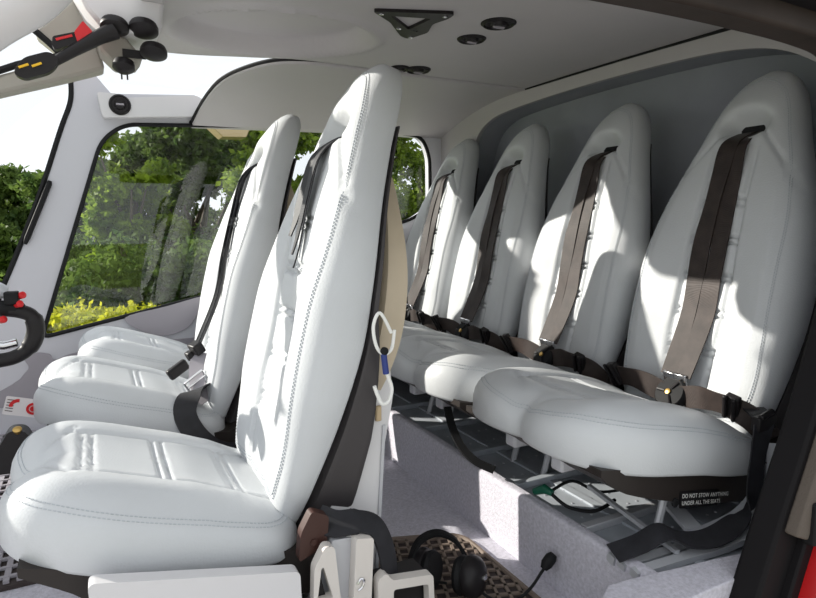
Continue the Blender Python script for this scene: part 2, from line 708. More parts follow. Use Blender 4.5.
RY = [.95, 1.41, 1.87, 2.33]
RL = ['rear-row pale leather seat nearest the open door, with DO NOT STOW notice on its pan',
      'rear-row pale leather seat second from the open door, beside the nearest rear seat',
      'rear-row pale leather seat third from the open door, with bright sun stripe on its backrest',
      'rear-row pale leather seat in the far corner, half hidden by the nearest front seat']
rear = [make_seat('rear', (.98, RY[0], .05), RL[0], 'seats along the rear bulkhead')]
for i in (1, 2, 3):
    o = copy_tree(rear[0])
    o.location = (.98, RY[i], .05)
    o['label'] = RL[i]
    rear.append(o)
FL = ['front-row white leather seat nearest the camera, with belt ends dangling on its backrest',
      'front-row pale leather seat in the middle, with a buckled black harness hanging on it',
      'front-row pale leather seat farthest away, under the far door window']
FP = [(0.0, 1.17, 0), (0.0, 1.83, 0), (0.09, 2.35, 0)]
front = [make_seat('front', FP[0], FL[0], 'seats in the front row')]
for i in (1, 2):
    o = copy_tree(front[0])
    o.location = FP[i]
    o['label'] = FL[i]
    front.append(o)

mb = MB()
mb.prism(rounded([(-.033, .286), (.268, .218), (.275, .0), (-.02, .0)], [.012, .01, .01, .01]), None, lambda a, b, t: V((a, t, b)), .885, .91)
mb.build('side_cover', M['white'], front[0], bevel=.004)
# notice on the pan of the nearest rear seat
mb = MB()
mb.prism(rounded([(.0, 0), (.118, 0), (.118, .034), (.0, .034)], .003, 2), None,
         lambda a, b, t: V((.980 + a, .7335 - t, .228 + b - a * .16)), 0, .0015)
plq = mb.build('notice_plate', M['frameblack'], rear[0])
mb = MB()
mb.lathe((.967, .733, .243), (0, -1, 0), [(.009, 0), (.009, .003), (.005, .004), (.005, .002)], 16)
mb.build('grommet', M['rubber'], rear[0])


def text_mesh(body, size, place, name, m, parent):
    cu = bpy.data.curves.new(name, 'FONT')
    cu.body = body
    cu.size = size
    cu.extrude = 0
    cu.offset = .0001
    cu.space_character = 1.08
    to = bpy.data.objects.new(name, cu)
    COL.objects.link(to)
    bpy.context.view_layer.update()
    me = bpy.data.meshes.new_from_object(to.evaluated_get(bpy.context.evaluated_depsgraph_get()))
    bpy.data.objects.remove(to)
    mb = MB()
    mb.add([place(v.co.x, v.co.y) for v in me.vertices], [tuple(p.vertices) for p in me.polygons])
    return mb.build(name, m, parent, smooth=False)


for k, line in enumerate(('DO NOT STOW ANYTHING', 'UNDER ALL THE SEATS')):
    text_mesh(line, .0118, lambda a, b, k=k: V((.986 + a * .90, .7315, .2485 - k * .0145 + b - (a + .004) * .16)), 'notice_text', M['ink'], plq)

# ------------------------------------------------------------------ harnesses
def on_back(L, y, h, off=.005):
    """point lying on the front of a backrest"""
    t = max(back_front(y + a, h + b) for a in (-.02, 0, .02) for b in (-.03, -.015, 0, .015, .03))
    return V(L) + V(spine_place(y, h, t + off))


def strap_path(pts, n=6):
    return curve_pts(pts, n)


def make_harness(loc, label):
    L = V(loc)
    W = lambda *p: V(p) + L
    root = thing('seat_harness', loc, label, 'seat belt', 'harnesses on the rear seats')
    # two shoulder straps side by side, from the slot to the buckle
    for sy in (-1, 1):
        mb = MB()
        c = [V(L) + V(spine_place(sy * .009, .940, .025)), V(L) + V(spine_place(sy * .010, .926, .050 + .002 * sy))] + [on_back(L, sy * (.012 + .0105 * q), h, .005 + .0015 * sy) for q, h in ((0, .885), (.3, .82), (.6, .74), (1, .66))] + [on_back(L, sy * .0225, .56, .008), on_back(L, sy * .0225, .47, .006), W(.250, sy * .019, .362)]
        P = strap_path(c, 6)
        n = len(P)
        mb.ribbon(P, [V((.12 * sy * sin(i * .35), 1, 0)) for i in range(n)], .044, .003)
        st = mb.build('shoulder_strap', M['web'], root)
        mb = MB()
        mb.box(W(.248, sy * .014, .356), (.008, .036, .03), Matrix.Rotation(-.3, 3, 'Y'))
        mb.build('strap_tongue', M['chrome'], st, bevel=.003)
    # rotary buckle facing forward and up
    ax = V((-.86, 0, .5))
    c = W(.240, .0, .318)
    mb = MB()
    mb.lathe(c, ax, [(.036, -.012), (.041, -.006), (.041, .008), (.036, .014), (.012, .016)], 32)
    bk = mb.build('buckle', M['rubber'], root)
    mb = MB()
    for k in range(3):
        a = k * 2 * pi / 3
        u = V((0, 1, 0))
        w = ax.normalized().cross(u)
        d = u * cos(a) + w * sin(a)
        mb.tube([c + ax.normalized() * .017 + d * .010, c + ax.normalized() * .017 + d * .031], .0035, 6)
    mb.build('release_vane', M['black'], bk)
    mb = MB()
    mb.lathe(c + ax.normalized() * .014, ax, [(.007, 0), (.007, .006), (.003, .007)], 16)
    mb.build('buckle_pin', M['brass'], bk)
    # lap straps
    for sy in (-1, 1):
        mb = MB()
        P = strap_path([W(.240, sy * .030, .318), W(.228, sy * .085, .333), W(.226, sy * .15, .332), W(.243, sy * .195, .315), W(.272, sy * .224, .275)], 7)
        n = len(P)
        mb.ribbon(P, [V((-.15 + .25 * sin(i * .4), .0, 1.0)) for i in range(n)], .052, .0035)
        lp = mb.build('lap_strap', M['web'], root)
        mb = MB()
        c0 = W(.226, sy * .165, .336)
        R = Matrix.Rotation(-.45, 3, 'Y') @ Matrix.Rotation(-sy * .25, 3, 'X')
        mb.box(c0, (.016, .030, .058), R)
        mb.tube([c0 + R @ V((-.012, -.008, -.032)), c0 + R @ V((-.012, -.008, .032))], .005, 8)
        mb.tube([c0 + R @ V((-.012, .012, -.032)), c0 + R @ V((-.012, .012, .032))], .005, 8)
        mb.build('strap_adjuster', M['black'], lp, bevel=.003)
    return root


HL = ['dark harness with round buckle on the rear seat nearest the open door',
      'dark harness with round buckle on the second rear seat from the open door',
      'dark brown harness on the third rear seat, its lap straps lying in the sun',
      'dark harness on the rear seat in the far corner']
h0 = make_harness((.98, RY[0], .05), HL[0])
for i in (1, 2, 3):
    o = copy_tree(h0)
    o.location = (.98, RY[i], .05)
    o['label'] = HL[i]
# long loose tail of the nearest harness, down the side of the seat to the floor
mb = MB()
P = curve_pts([(1.235, .76, .385), (1.20, .715, .375), (1.17, .700, .33), (1.165, .700, .28), (1.15, .695, .225), (1.09, .69, .19), (1.02, .69, .178), (.96, .70, .185), (.915, .715, .205), (.87, .73, .185), (.82, .745, .172)], 7)
n = len(P)
sides = []
for i in range(n):
    t = i / (n - 1)
    if t < .35:
        sides.append(V((1, -.1, .1)))
    else:
        k = min(1, (t - .35) / .3)
        sides.append(V((1 - k, -.1 - .25 * k, .1)).lerp(V((.25, .9, .25)), k))
mb.ribbon(P, sides, .044, .003)
mb.build('strap_tail', M['webblack'], h0)
mb = MB()
mb.tube([(1.175, .705, .386), (1.225, .712, .392)], .007, 8)
mb.box((1.198, .712, .372), (.056, .02, .03))
mb.build('strap_adjuster', M['black'], h0, bevel=.003)

# front near seat: short belt ends hanging out of the slot
L0 = V(FP[0])
hn = thing('seat_harness', FP[0], 'loose dark belt ends dangling from the slot of the front seat nearest the camera', 'seat belt')
for k, (dy, ln, dx) in enumerate(((.012, .15, 0), (-.004, .185, .004), (-.018, .21, -.004))):
    mb = MB()
    P = curve_pts([L0 + spine_place(dy * .6, .942, .03), L0 + spine_place(dy, .93, .055), on_back(L0, dy * 1.3, .88, .006), on_back(L0, dy * 1.6, .88 - ln * .4, .008), on_back(L0, dy * 1.9, .88 - ln * .8, .008), on_back(L0, dy * 2, .88 - ln, .012)], 5)
    mb.ribbon(P, V((.3 * (k - 1), 1, 0)), [.024] * (len(P) - 7) + [.018, .016, .013, .011, .010, .009, .008], .003)
    mb.build('shoulder_strap', M['webblack'], hn)
# near seat lap strap hanging over the metal bracket
mb = MB()
P = curve_pts([(.318, .945, .270), (.345, .925, .263), (.385, .915, .262), (.415, .91, .245), (.432, .905, .20), (.438, .90, .14), (.436, .895, .06), (.43, .89, .01)], 6)
mb.ribbon(P, [V((.2, .75, .65)).lerp(V((.85, .5, 0)), min(1, i / 24)) for i in range(len(P))], [.05] * 12 + [.044] * (len(P) - 12), .004)
mb.build('lap_strap', M['webblack'], hn)
mb = MB()
mb.prism(rounded([(.275, .215), (.325, .235), (.330, .285), (.300, .300), (.280, .265)], .008), None, lambda a, b, t: V((a, t, b)), .915, .935)
mb.lathe((.302, .915, .245), (0, -1, 0), [(.006, 0), (.006, .003)], 12)
mb.build('strap_anchor', M['webbrown'], hn, bevel=.003)

# middle front seat harness
L1 = V(FP[1])
hm = thing('seat_harness', FP[1], 'black harness with metal adjusters hanging on the middle front seat', 'seat belt')
for dy in (-.016, .018):
    mb = MB()
    P = curve_pts([L1 + spine_place(dy, .942, .03), L1 + spine_place(dy, .935, .055), on_back(L1, dy * 1.1, .88), on_back(L1, dy * 1.2, .78), on_back(L1, dy * 1.4 - .005, .66, .008), on_back(L1, dy * 1.6 - .02, .54, .014), L1 + V((.255, dy * 1.2 - .04, .43))], 6)
    mb.ribbon(P, V((.5, 1, 0)), .030, .003)
    mb.build('shoulder_strap', M['webblack'], hm)
mb = MB()
P = curve_pts([L1 + V((.258, -.045, .405)), L1 + V((.245, -.065, .37)), L1 + V((.240, -.095, .335)), L1 + V((.245, -.13, .31)), L1 + V((.255, -.155, .29))], 6)
mb.ribbon(P, V((.75, -.2, .3)), .042, .003)
mb.build('lap_strap', M['pocket'], hm)  # sunlight on this dark webbing is put into its grey colour
R1 = Matrix.Rotation(.3, 3, 'Z') @ Matrix.Rotation(-.5, 3, 'Y')
c = L1 + V((.238, -.100, .335))
ad = MB()
for q in (-.018, 0, .018):
    ad.tube([c + R1 @ V((-.030, 0, q)), c + R1 @ V((.030, 0, q))], .004, 8)
for q in (-.030, .030):
    ad.tube([c + R1 @ V((q, 0, -.018)), c + R1 @ V((q, 0, .018))], .004, 8)
ad.build('strap_adjuster', M['chrome'], hm)
mb = MB()
mb.box(L1 + V((.250, -.045, .420)), (.03, .045, .034), R1)
mb.box(L1 + V((.235, -.03, .395)), (.02, .03, .03), R1)
mb.build('strap_clip', M['black'], hm, bevel=.005)
mb = MB()
mb.box(L1 + V((.205, .030, .345)), (.065, .022, .034), R1)
mb.build('buckle', M['black'], hm, bevel=.006)
mb = MB()
P = curve_pts([L1 + V((.26, -.13, .325)), L1 + V((.215, -.175, .325)), L1 + V((.190, -.215, .285)), L1 + V((.215, -.245, .225)), L1 + V((.265, -.240, .175)), L1 + V((.33, -.22, .15))], 7)
mb.ribbon(P, [V((.8, -.15, .35)).lerp(V((.75, .2, .1)), min(1, i / 16)) for i in range(len(P))], .058, .004)
mb.build('lap_strap', M['webblack'], hm)

# ------------------------------------------------------------------ shell of the cabin
# ceiling: a gently domed panel with an oval dish
CX, CY, CA, CB = .49, 1.735, .275, .20
OV = Matrix.Rotation(-.35, 2)


def ceil_z(x, y):
    z = 1.30 + .012 * (1 - ((y - 1.65) / .9) ** 2)
    p = V((x - CX, y - CY))
    c, s = cos(.30), sin(.30)
    u, w = (c * p.x - s * p.y) / CA, (s * p.x + c * p.y) / CB
    e = sqrt(u * u + w * w)
    z += .045 / (1 + exp((e - .94) / .022)) - .010 * exp(-((e - 1.06) / .06) ** 2)
    if y < .95:
        z -= (.95 - y) ** 2 * 2.2
    return z


def far_edge(x):
    return smooth_tab([(-.3, 1.96), (.1, 1.99), (.24, 2.06), (.48, 2.0), (.60, 1.96), (.75, 1.95), (1.0, 1.95), (1.6, 1.95)], x)


mb = MB()
NX, NY = 120, 90
mb.grid(lambda u, v: V((.13 + u * 1.42, .66 + (far_edge(.13 + u * 1.42) - .66) * v, ceil_z(.13 + u * 1.42, .66 + (far_edge(.13 + u * 1.42) - .66) * v))), NX, NY)
o = struct('ceiling', mb, M['ceiling'], auto=60)
sol = o.modifiers.new('thick', 'SOLIDIFY')
sol.thickness = .02
sol.offset = 0

# far headliner from the ceiling edge down to the window tops
def head_pt(u, v):
    x = .385 + u * 1.24
    yn = smooth_tab([(.385, 2.59), (.41, 2.42), (.44, 2.27), (.50, 2.13), (.57, 2.02), (.66, 1.97), (.75, 1.955), (1.7, 1.955)], x)
    y = yn + (2.615 - yn) * v
    k = max(0, (y - 1.95) / .665)
    top = 1.312
    low = smooth_tab([(.38, 1.17), (1.0, 1.19), (1.7, 1.20)], x)
    return V((x, y, top - (top - low) * (k ** 2.2)))


mb = MB()
mb.grid(head_pt, 80, 24)
o = struct('wall_header', mb, M['ceiling'], auto=60)
sol = o.modifiers.new('thick', 'SOLIDIFY')
sol.thickness = .016
mb = MB()
mb.tube([head_pt(0 + t / 60 * .5, 0) + V((-.002, 0, -.004)) for t in range(61)], .0065, 6)
mb.tube([head_pt(0, 1 - t / 12) + V((-.004, 0, -.003)) for t in range(13)], .0065, 6)
struct('trim_1', mb, M['rubber'])

# far side wall with two windows
win1 = rounded([(-.185, .350), (1.02, .602), (1.10, .75), (1.08, 1.205), (.135, 1.150), (.055, 1.085)], [.03, .05, .05, .06, .05, .05])
win2 = rounded([(1.16, .735), (1.395, .795), (1.49, .86), (1.485, 1.10), (1.44, 1.19), (1.16, 1.20)], [.03, .08, .06, .06, .05, .03])
wall_poly = [(-1.1, -.02), (1.70, -.02), (1.70, 1.215), (.44, 1.255), (.40, 1.285), (.10, 1.262), (.045, 1.33), (-.030, 1.33), (-.03, 1.27), (-.075, 1.11), (-.162, .86), (-.285, .56), (-.36, .42), (-1.1, .30)]
mb = MB()
mb.prism(wall_poly, [win1, win2], lambda a, b, t: V((a, t, b)), 2.60, 2.645)
struct('wall_far', mb, M['trimwall'], bevel=.006)
for k, w in enumerate((win1, win2)):
    mb = MB()
    mb.prism([(a, b) for a, b in w], None, lambda a, b, t: V((a, t, b)), 2.628, 2.632)
    struct('window_%d' % (k + 1), mb, M['glass'])
    mb = MB()
    loop = [V((a, 2.598, b)) for a, b in w]
    mb.tube(loop + loop[:2], .0085, 6, cap=False)
    struct('trim_%d' % (k + 2), mb, M['rubber'])
# windscreen edge seal along the far pillar and beam above the window
mb = MB()
mb.tube(curve_pts([(-.032, 2.602, 1.30), (-.038, 2.602, 1.22), (-.078, 2.602, 1.11), (-.165, 2.602, .86), (-.288, 2.602, .56), (-.365, 2.602, .42), (-.6, 2.602, .36)], 6), .010, 6)
struct('trim_4', mb, M['rubber'])
mb = MB()
mb.prism(rounded([(.065, 1.165), (.40, 1.195), (.432, 1.24), (.425, 1.262), (.40, 1.275), (.14, 1.242), (.12, 1.255), (.05, 1.255)], .012), None, lambda a, b, t: V((a, t, b)), 2.555, 2.60)
struct('trim_5', mb, M['white'], bevel=.006)
mb = MB()
mb.tube(curve_pts([(-.215, 2.59, .70), (-.155, 2.59, .845), (-.12, 2.59, .93)], 5), [.006] + [.010] * 9 + [.006], 8)
struct('trim_6', mb, M['rubber'])
# recessed grey pocket in the lower door panel
mb = MB()
pk = curve_pts([(-.33, .10), (-.265, .20), (-.235, .24), (-.245, .275), (-.215, .295), (-.165, .285), (-.15, .262), (-.09, .280), (.05, .295), (.16, .300), (.6, .28), (.6, .10)], 5, closed=True)
mb.prism(pk, None, lambda a, b, t: V((a, t, b)), 2.592, 2.60)
struct('trim_7', mb, M['pocket'])
mb = MB()
arm = curve_pts([(.10, .405), (.16, .345), (.24, .320), (.33, .345), (.38, .41), (.42, .475), (.25, .44)], 5, closed=True)
mb.prism(arm, None, lambda a, b, t: V((a, t, b)), 2.588, 2.60)
struct('trim_8', mb, M['pocket'], bevel=.004)

# ceiling-side sockets
def puck(c, ax, r, name, label, cat, group=None):
    mb = MB()
    mb.lathe(c, ax, [(r, 0), (r, .004), (r * .86, .009), (r * .8, .004), (r * .5, .004), (r * .42, .012), (r * .1, .012)], 28)
    o = tag(mb.build(name, M['black'], None), label, cat, group)
    mb = MB()
    a = V(ax).normalized()
    u = a.cross(V((0, 1, .01))).normalized()
    mb.tube([V(c) + a * .012 - u * r * .35, V(c) + a * .012 + u * r * .35], r * .10, 6)
    mb.build('louvre', M['pocket'], o)
    return o


def on_ceil(x, y):
    return V((x, y, ceil_z(x, y) - .008))


puck(V((.125, 2.555, 1.215)), (0, -1, 0), .038, 'air_vent', 'round black vent in the white beam above the far window', 'vent')
puck(on_ceil(.985, 1.36), (0, 0, -1), .047, 'air_outlet', 'round black ceiling outlet nearest the open door, right of the triangular bracket', 'vent')
puck(on_ceil(1.0, 1.51), (0, 0, -1), .042, 'air_outlet', 'smaller round black ceiling outlet just left of the one nearest the door', 'vent')
puck(V((1.03, 1.885, 1.302)), (0, 0, -1), .044, 'reading_lamp', 'dark round ceiling lamp right of the nearest front headrest', 'lamp')
puck(V((.965, 1.895, 1.302)), (0, 0, -1), .034, 'reading_lamp', 'smaller dark ceiling lamp just behind the nearest front headrest', 'lamp')
for k, (x, y) in enumerate(((1.20, 1.05), (1.27, 1.09))):
    mb = MB()
    mb.lathe(on_ceil(x, y), (0, 0, -1), [(.006, 0), (.006, .003), (.003, .004)], 10)
    struct('trim_%d' % (20 + k), mb, M['ceiling'])
# triangular bracket
tri = rounded([(.645, 1.415), (.835, 1.335), (.840, 1.375), (.825, 1.43), (.850, 1.50), (.830, 1.575), (.80, 1.565), (.72, 1.47)], .014)
hole = rounded([(.70, 1.425), (.80, 1.395), (.790, 1.50)], .008)[::-1]
mb = MB()
mb.prism(tri, [hole], lambda a, b, t: V((a, b, ceil_z(a, b) - .008 - t)), 0, .010)
o = tag(mb.build('ceiling_bracket', M['black'], None, bevel=.002), 'black triangular bracket with a pale cut-out screwed to the ceiling', 'bracket')
for p in ((.67, 1.418), (.82, 1.36), (.825, 1.555), (.76, 1.50)):
    mb = MB()
    mb.lathe(on_ceil(*p) + V((0, 0, -.010)), (0, 0, -1), [(.007, 0), (.007, .003), (.004, .004)], 10)
    mb.build('screw', M['chrome'], o)

# overhead console at the roof front
cs = thing('overhead_console', (.09, 1.65, 1.16), 'grey overhead console with black knobs at the front edge of the ceiling', 'console')
mb = MB()
mb.prism([(-.01, 1.31), (.185, 1.31), (.175, 1.225), (.13, 1.205), (.045, 1.215), (.02, 1.245)], None, lambda a, b, t: V((a, t, b)), 1.56, 1.78)
mb.build('console_body', M['white'], cs, bevel=.008)
mb = MB()
mb.prism([(.035, 1.215), (.10, 1.205), (.135, 1.165), (.12, 1.145), (.075, 1.140), (.045, 1.17)], None, lambda a, b, t: V((a, t, b)), 1.60, 1.68)
mb.build('switch_box', M['beige'], cs, bevel=.006)
mb = MB()
mb.box((.115, 1.597, 1.17), (.05, .006, .018))
mb.build('switch_panel', M['black'], cs)
for x, y, z, r in ((.075, 1.56, 1.215, .03), (.135, 1.56, 1.218, .032), (.155, 1.57, 1.172, .030), (.09, 1.58, 1.135, .024)):
    mb = MB()
    mb.lathe((x, y, z), (-.1, -.35, -1), [(r * .9, -.012), (r, -.004), (r, .004), (r * .6, .012), (r * .25, .014)], 24)
    mb.build('knob', M['black'], cs)
for x in (.085, .097):
    mb = MB()
    mb.tube([(x, 1.59, 1.135), (x, 1.585, 1.108)], .002, 6)
    mb.build('switch_lever', M['black'], cs)

# overhead handle with yellow marks
hd = thing('overhead_lever', (-.02, 1.55, 1.13), 'black overhead lever with two yellow marks on its grip', 'lever')
mb = MB()
mb.tube([(.075, 1.55, 1.205), (.045, 1.55, 1.188), (-.01, 1.55, 1.150), (-.055, 1.55, 1.118)], [.019, .016, .012, .010], 10)
mb.build('lever_arm', M['black'], hd)
mb = MB()
gp = rounded([(-.125, 1.088), (-.105, 1.122), (-.055, 1.142), (-.035, 1.125), (-.055, 1.098), (-.105, 1.078)], .014)
mb.prism(gp, None, lambda a, b, t: V((a, t, b)), 1.537, 1.563)
gr = mb.build('grip', M['black'], hd, bevel=.004)
for cx, cz in ((-.104, 1.105), (-.080, 1.110)):
    mb = MB()
    mb.box((cx, 1.535, cz), (.020, .003, .0045), Matrix.Rotation(-.45, 3, 'Y'))
    mb.build('yellow_mark', M['yellow'], gr)
rd = thing('emergency_lever', (.0, 1.56, 1.17), 'small black and red emergency lever beside the overhead console', 'lever')
mb = MB()
mb.prism(rounded([(.0, 1.165), (-.006, 1.190), (.012, 1.215), (.030, 1.195), (.026, 1.172)], .004), None, lambda a, b, t: V((a, t, b)), 1.545, 1.575)
mb.build('red_cover', M['red'], rd, bevel=.003)
mb = MB()
mb.prism(rounded([(-.050, 1.158), (-.048, 1.176), (-.002, 1.192), (-.002, 1.168), (-.045, 1.148)], .005), None, lambda a, b, t: V((a, t, b)), 1.55, 1.57)
gd = mb.build('grip', M['black'], rd, bevel=.003)
mb = MB()
mb.box((-.026, 1.549, 1.176), (.034, .002, .005), Matrix.Rotation(-.38, 3, 'Y'))
mb.build('red_mark', M['red'], gd)

# windscreen structure
mb = MB()   # centre post running forward and down from the roof
mb.prism([(.04, 1.215), (.055, 1.150), (-.04, 1.115), (-.17, 1.07), (-.55, .86), (-.56, .90), (-.16, 1.115), (-.06, 1.155), (-.035, 1.17), (-.09, 1.215), (.0, 1.31), (.06, 1.31)], None, lambda a, b, t: V((a, t, b)), 1.69, 1.76)
struct('trim_9', mb, M['beige'], bevel=.008)
mb = MB()
mb.tube(curve_pts([(-.56, 1.69, .905), (-.17, 1.69, 1.118), (-.05, 1.69, 1.165), (-.045, 1.69, 1.18), (-.09, 1.69, 1.222)], 5), .008, 6)
struct('trim_10', mb, M['rubber'])
mb = MB()   # near windscreen arch
mb.tube(curve_pts([(.17, 1.0, 1.29), (.01, 1.0, 1.145), (-.05, 1.0, 1.080), (-.11, 1.0, 1.033), (-.22, 1.0, .93), (-.45, 1.0, .68), (-.6, 1.0, .40), (-.62, 1.0, .0)], 8), .030, 14)
struct('trim_12', mb, M['white'])
mb = MB()
mb.box((.155, 1.37, 1.305), (.06, 1.30, .05))
struct('trim_13', mb, M['ceiling'], bevel=.01)
# unseen instrument console, added left of view to shade the front seat cushions
ic = thing('unseen_console', (-.62, 1.76, 0), 'unseen grey instrument console added ahead of the front seats to shade their cushions', 'console')
mb = MB()
mb.prism(rounded([(-.54, .02), (-.53, .38), (-.51, .61), (-.55, .655), (-.74, .64), (-.78, .40), (-.80, .02)], .03), None, lambda a, b, t: V((a, t, b)), 1.44, 2.08)
mb.build('console_body', M['trimwall'], ic, bevel=.01)
mb = MB()
for y in (1.55, 1.76, 1.97):
    mb.lathe((-.518, y, .52), (1, 0, .1), [(.07, -.02), (.07, .006), (.06, .008), (.055, .002)], 24)
mb.build('dial_cluster', M['black'], ic)
# windscreen glass
mb = MB()
prof = [(-.02, 1.30), (-.15, 1.20), (-.32, 1.02), (-.5, .78), (-.68, .50), (-.82, .28)]
cp = curve_pts(prof, 4)
mb.grid(lambda u, v: V((cp[int(round(v * (len(cp) - 1)))][0] - .10 * (1 - (2 * u - 1) ** 2), 1.03 + u * 1.60, cp[int(round(v * (len(cp) - 1)))][1])), 20, len(cp))
struct('window_3', mb, M['glass'])
mb = MB()
mb.add([(.06, 2.02, 1.318), (.38, 2.04, 1.318), (.56, 1.99, 1.318), (.42, 2.60, 1.300), (.06, 2.60, 1.300)], [(0, 1, 2, 3, 4)])
struct('window_4', mb, M['glass'])

# ------------------------------------------------------------------ bulkhead behind the rear seats
lip = curve_pts([(.745, .16), (.745, .85), (.80, 1.08), (.90, 1.18), (1.05, 1.232), (1.31, 1.250), (1.7, 1.25), (2.05, 1.235), (2.20, 1.21), (2.29, 1.15), (2.345, 1.02), (2.40, .75), (2.43, .16)], 8)
outer = [(2.61, .16), (2.61, 1.32), (.60, 1.32), (.60, .16)]
mb = MB()
xw = lambda a, b: 1.535 + .05 * max(0, (b - 1.15) / .15)
mb.prism(outer + lip, None, lambda a, b, t: V((1.55 + t, a, b)), 0, .02)
struct('wall_rear', mb, M['ceiling'], bevel=.008)
mb = MB()
nl = len(lip)
mb.grid(lambda u, v: V((1.56 + v * .12, lip[int(round(u * (nl - 1)))][0], lip[int(round(u * (nl - 1)))][1])), nl, 8)
struct('trim_14', mb, M['bulk'])
mb = MB()
mb.box((1.69, 1.6, .68), (.02, 2.1, 1.32))
struct('wall_bulkhead', mb, M['bulk'])
mb = MB()
mb.tube(curve_pts([(1.535, 1.0, 1.292), (1.548, 1.15, 1.297), (1.552, 1.45, 1.301), (1.552, 1.80, 1.301), (1.552, 2.1, 1.300), (1.53, 2.27, 1.292)], 8), .0065, 6)
struct('trim_15', mb, M['rubber'])

# ------------------------------------------------------------------ floors
mb = MB()
mb.box((.05, 1.62, -.03), (1.60, 2.0, .06))
struct('floor', mb, M['carpet'])
mb = MB()   # riser and raised carpeted lip
mb.prism(rounded([(.835, .0), (.835, .16), (.862, .16), (.862, .0)], [.001, .012, .004, .001]), None, lambda a, b, t: V((a + .00 * t, t, b)), .60, 2.60)
struct('trim_16', mb, M['carpet'])
mb = MB()
mb.box((1.28, 1.62, .07), (.84, 1.96, .14))
struct('floor_platform', mb, M['plate'])
for k, x in enumerate((.98, 1.13, 1.28)):       # raised seams of the metal floor
    mb = MB()
    mb.box((x, 1.60, .1425), (.022, 1.88, .005))
    struct('trim_%d' % (30 + k), mb, M['plate'])
for k, y in enumerate((.87, 1.10, 1.32, 1.55, 1.78)):
    mb = MB()
    mb.box((1.24, y, .148), (.74, .020, .016))
    struct('trim_%d' % (40 + k), mb, M['alu'] if k == 0 else M['plate'], bevel=.002)
mb = MB()
random.seed(4)
for y in (.75, .80, .92, .98, 1.04, 1.16, 1.24, 1.40, 1.48):
    x = .885
    while x < 1.2:
        mb.lathe((x, y, .140), (0, 0, 1), [(.0032, 0), (.0026, .0014), (.001, .0018)], 8)
        x += .028
struct('trim_50', mb, M['rivet'])
# carpeted sill by the open door
mb = MB()
sp = curve_pts([(.745, .685), (.80, .680), (.90, .665), (1.0, .650), (1.10, .630), (1.25, .60)], 5)
mb.prism(sp + [(1.25, .595), (.60, .595), (.60, .60)], None, lambda a, b, t: V((a, b, t)), .0, .166)
struct('trim_17', mb, M['carpet'], bevel=.012)
# silver channel rail by the sill
mb = MB()
for off, hgt in ((0, .030), (.030, .022), (.055, .034)):
    P = curve_pts([(.83, .705 + off, .150), (.95, .695 + off, .152), (1.07, .680 + off, .158), (1.17, .672 + off, .180), (1.235, .68 + off, .235), (1.265, .70 + off, .31)], 7)
    mb.ribbon(P, V((0, 1, .2)), .018, hgt * .5)
tag(mb.build('seat_rail', M['alu'], None), 'silver seat rail curving up beside the door sill under the nearest rear seat', 'rail')
# slanting struts below the nearest rear seat
for k, (a, b, nm) in enumerate((((.96, .95, .19), (.94, .70, .165), 'slanting silver strut under the nearest rear seat'), ((1.07, .86, .20), (1.04, .74, .165), 'short pale strut under the rear end of the nearest rear seat'))):
    mb = MB()
    mb.ribbon([a, b], V((1, 0, 0)), .010 + .03 * k, .008)
    tag(mb.build('strut', M['alu'], None), nm, 'strut')

# vent mat on the lower floor
mo = rounded([(.455, 1.30), (.775, 1.19), (.775, .60), (.40, .60)], [.02, .05, .02, .02])
vm = MB()
vm.prism(mo, None, lambda a, b, t: V((a, b, t)), .0005, .004)
fm = tag(vm.build('floor_mat', M['matdark'], None), 'brown rubber floor mat with a lattice of ribs beside the nearest front seat', 'mat')
vm = MB()


def in_poly(x, y, poly):
    c = False
    for i in range(len(poly)):
        x0, y0 = poly[i - 1]
        x1, y1 = poly[i]
        if (y0 > y) != (y1 > y) and x < (x1 - x0) * (y - y0) / (y1 - y0) + x0:
            c = not c
    return c


loop = [V((a, b, .006)) for a, b in mo]
vm.tube(loop + loop[:2], .006, 6, cap=False)
rot = Matrix.Rotation(-.33, 3, 'Z')
for i in range(-24, 25):
    for ax, pitch in ((0, .026), (1, .030)):
        seg = []
        for j in range(-60, 61):
            q = V((i * pitch, j * .01, 0)) if ax == 0 else V((j * .01, i * pitch, 0))
            p = rot @ q + V((.60, .95, .006))
            if in_poly(p.x, p.y, mo):
                seg.append(p)
            elif seg:
                if len(seg) > 1:
                    vm.ribbon([seg[0], seg[-1]], V((1, 0, 0)) if ax == 0 else V((0, 1, 0)), .007, .005)
                seg = []
vm.build('lattice', M['mat'], fm)
# ribbed floor panel ahead of the front seats
mb = MB()
mb.box((-.42, 2.0, .006), (.55, 1.1, .010))
fp = tag(mb.build('foot_mat', M['matdark'], None), 'ribbed grey mat on the floor ahead of the front seats', 'mat')
mb = MB()
for i in range(22):
    mb.box((-.68 + i * .025, 2.0, .014), (.012, 1.08, .007))
for i in range(26):
    mb.box((-.42, 1.48 + i * .042, .016), (.54, .008, .006))
mb.build('rib', M['pocket'], fp)

# ------------------------------------------------------------------ open door frame on the near side
mb = MB()
path = curve_pts([(.2, 1.10), (.482, 1.098), (.70, 1.103), (.847, 1.104), (1.0, 1.101), (1.09, 1.088), (1.17, 1.04), (1.22, .94), (1.225, .80), (1.175, .62), (1.112, .44), (1.032, .25), (.988, .14), (.89, -.1)], 6)


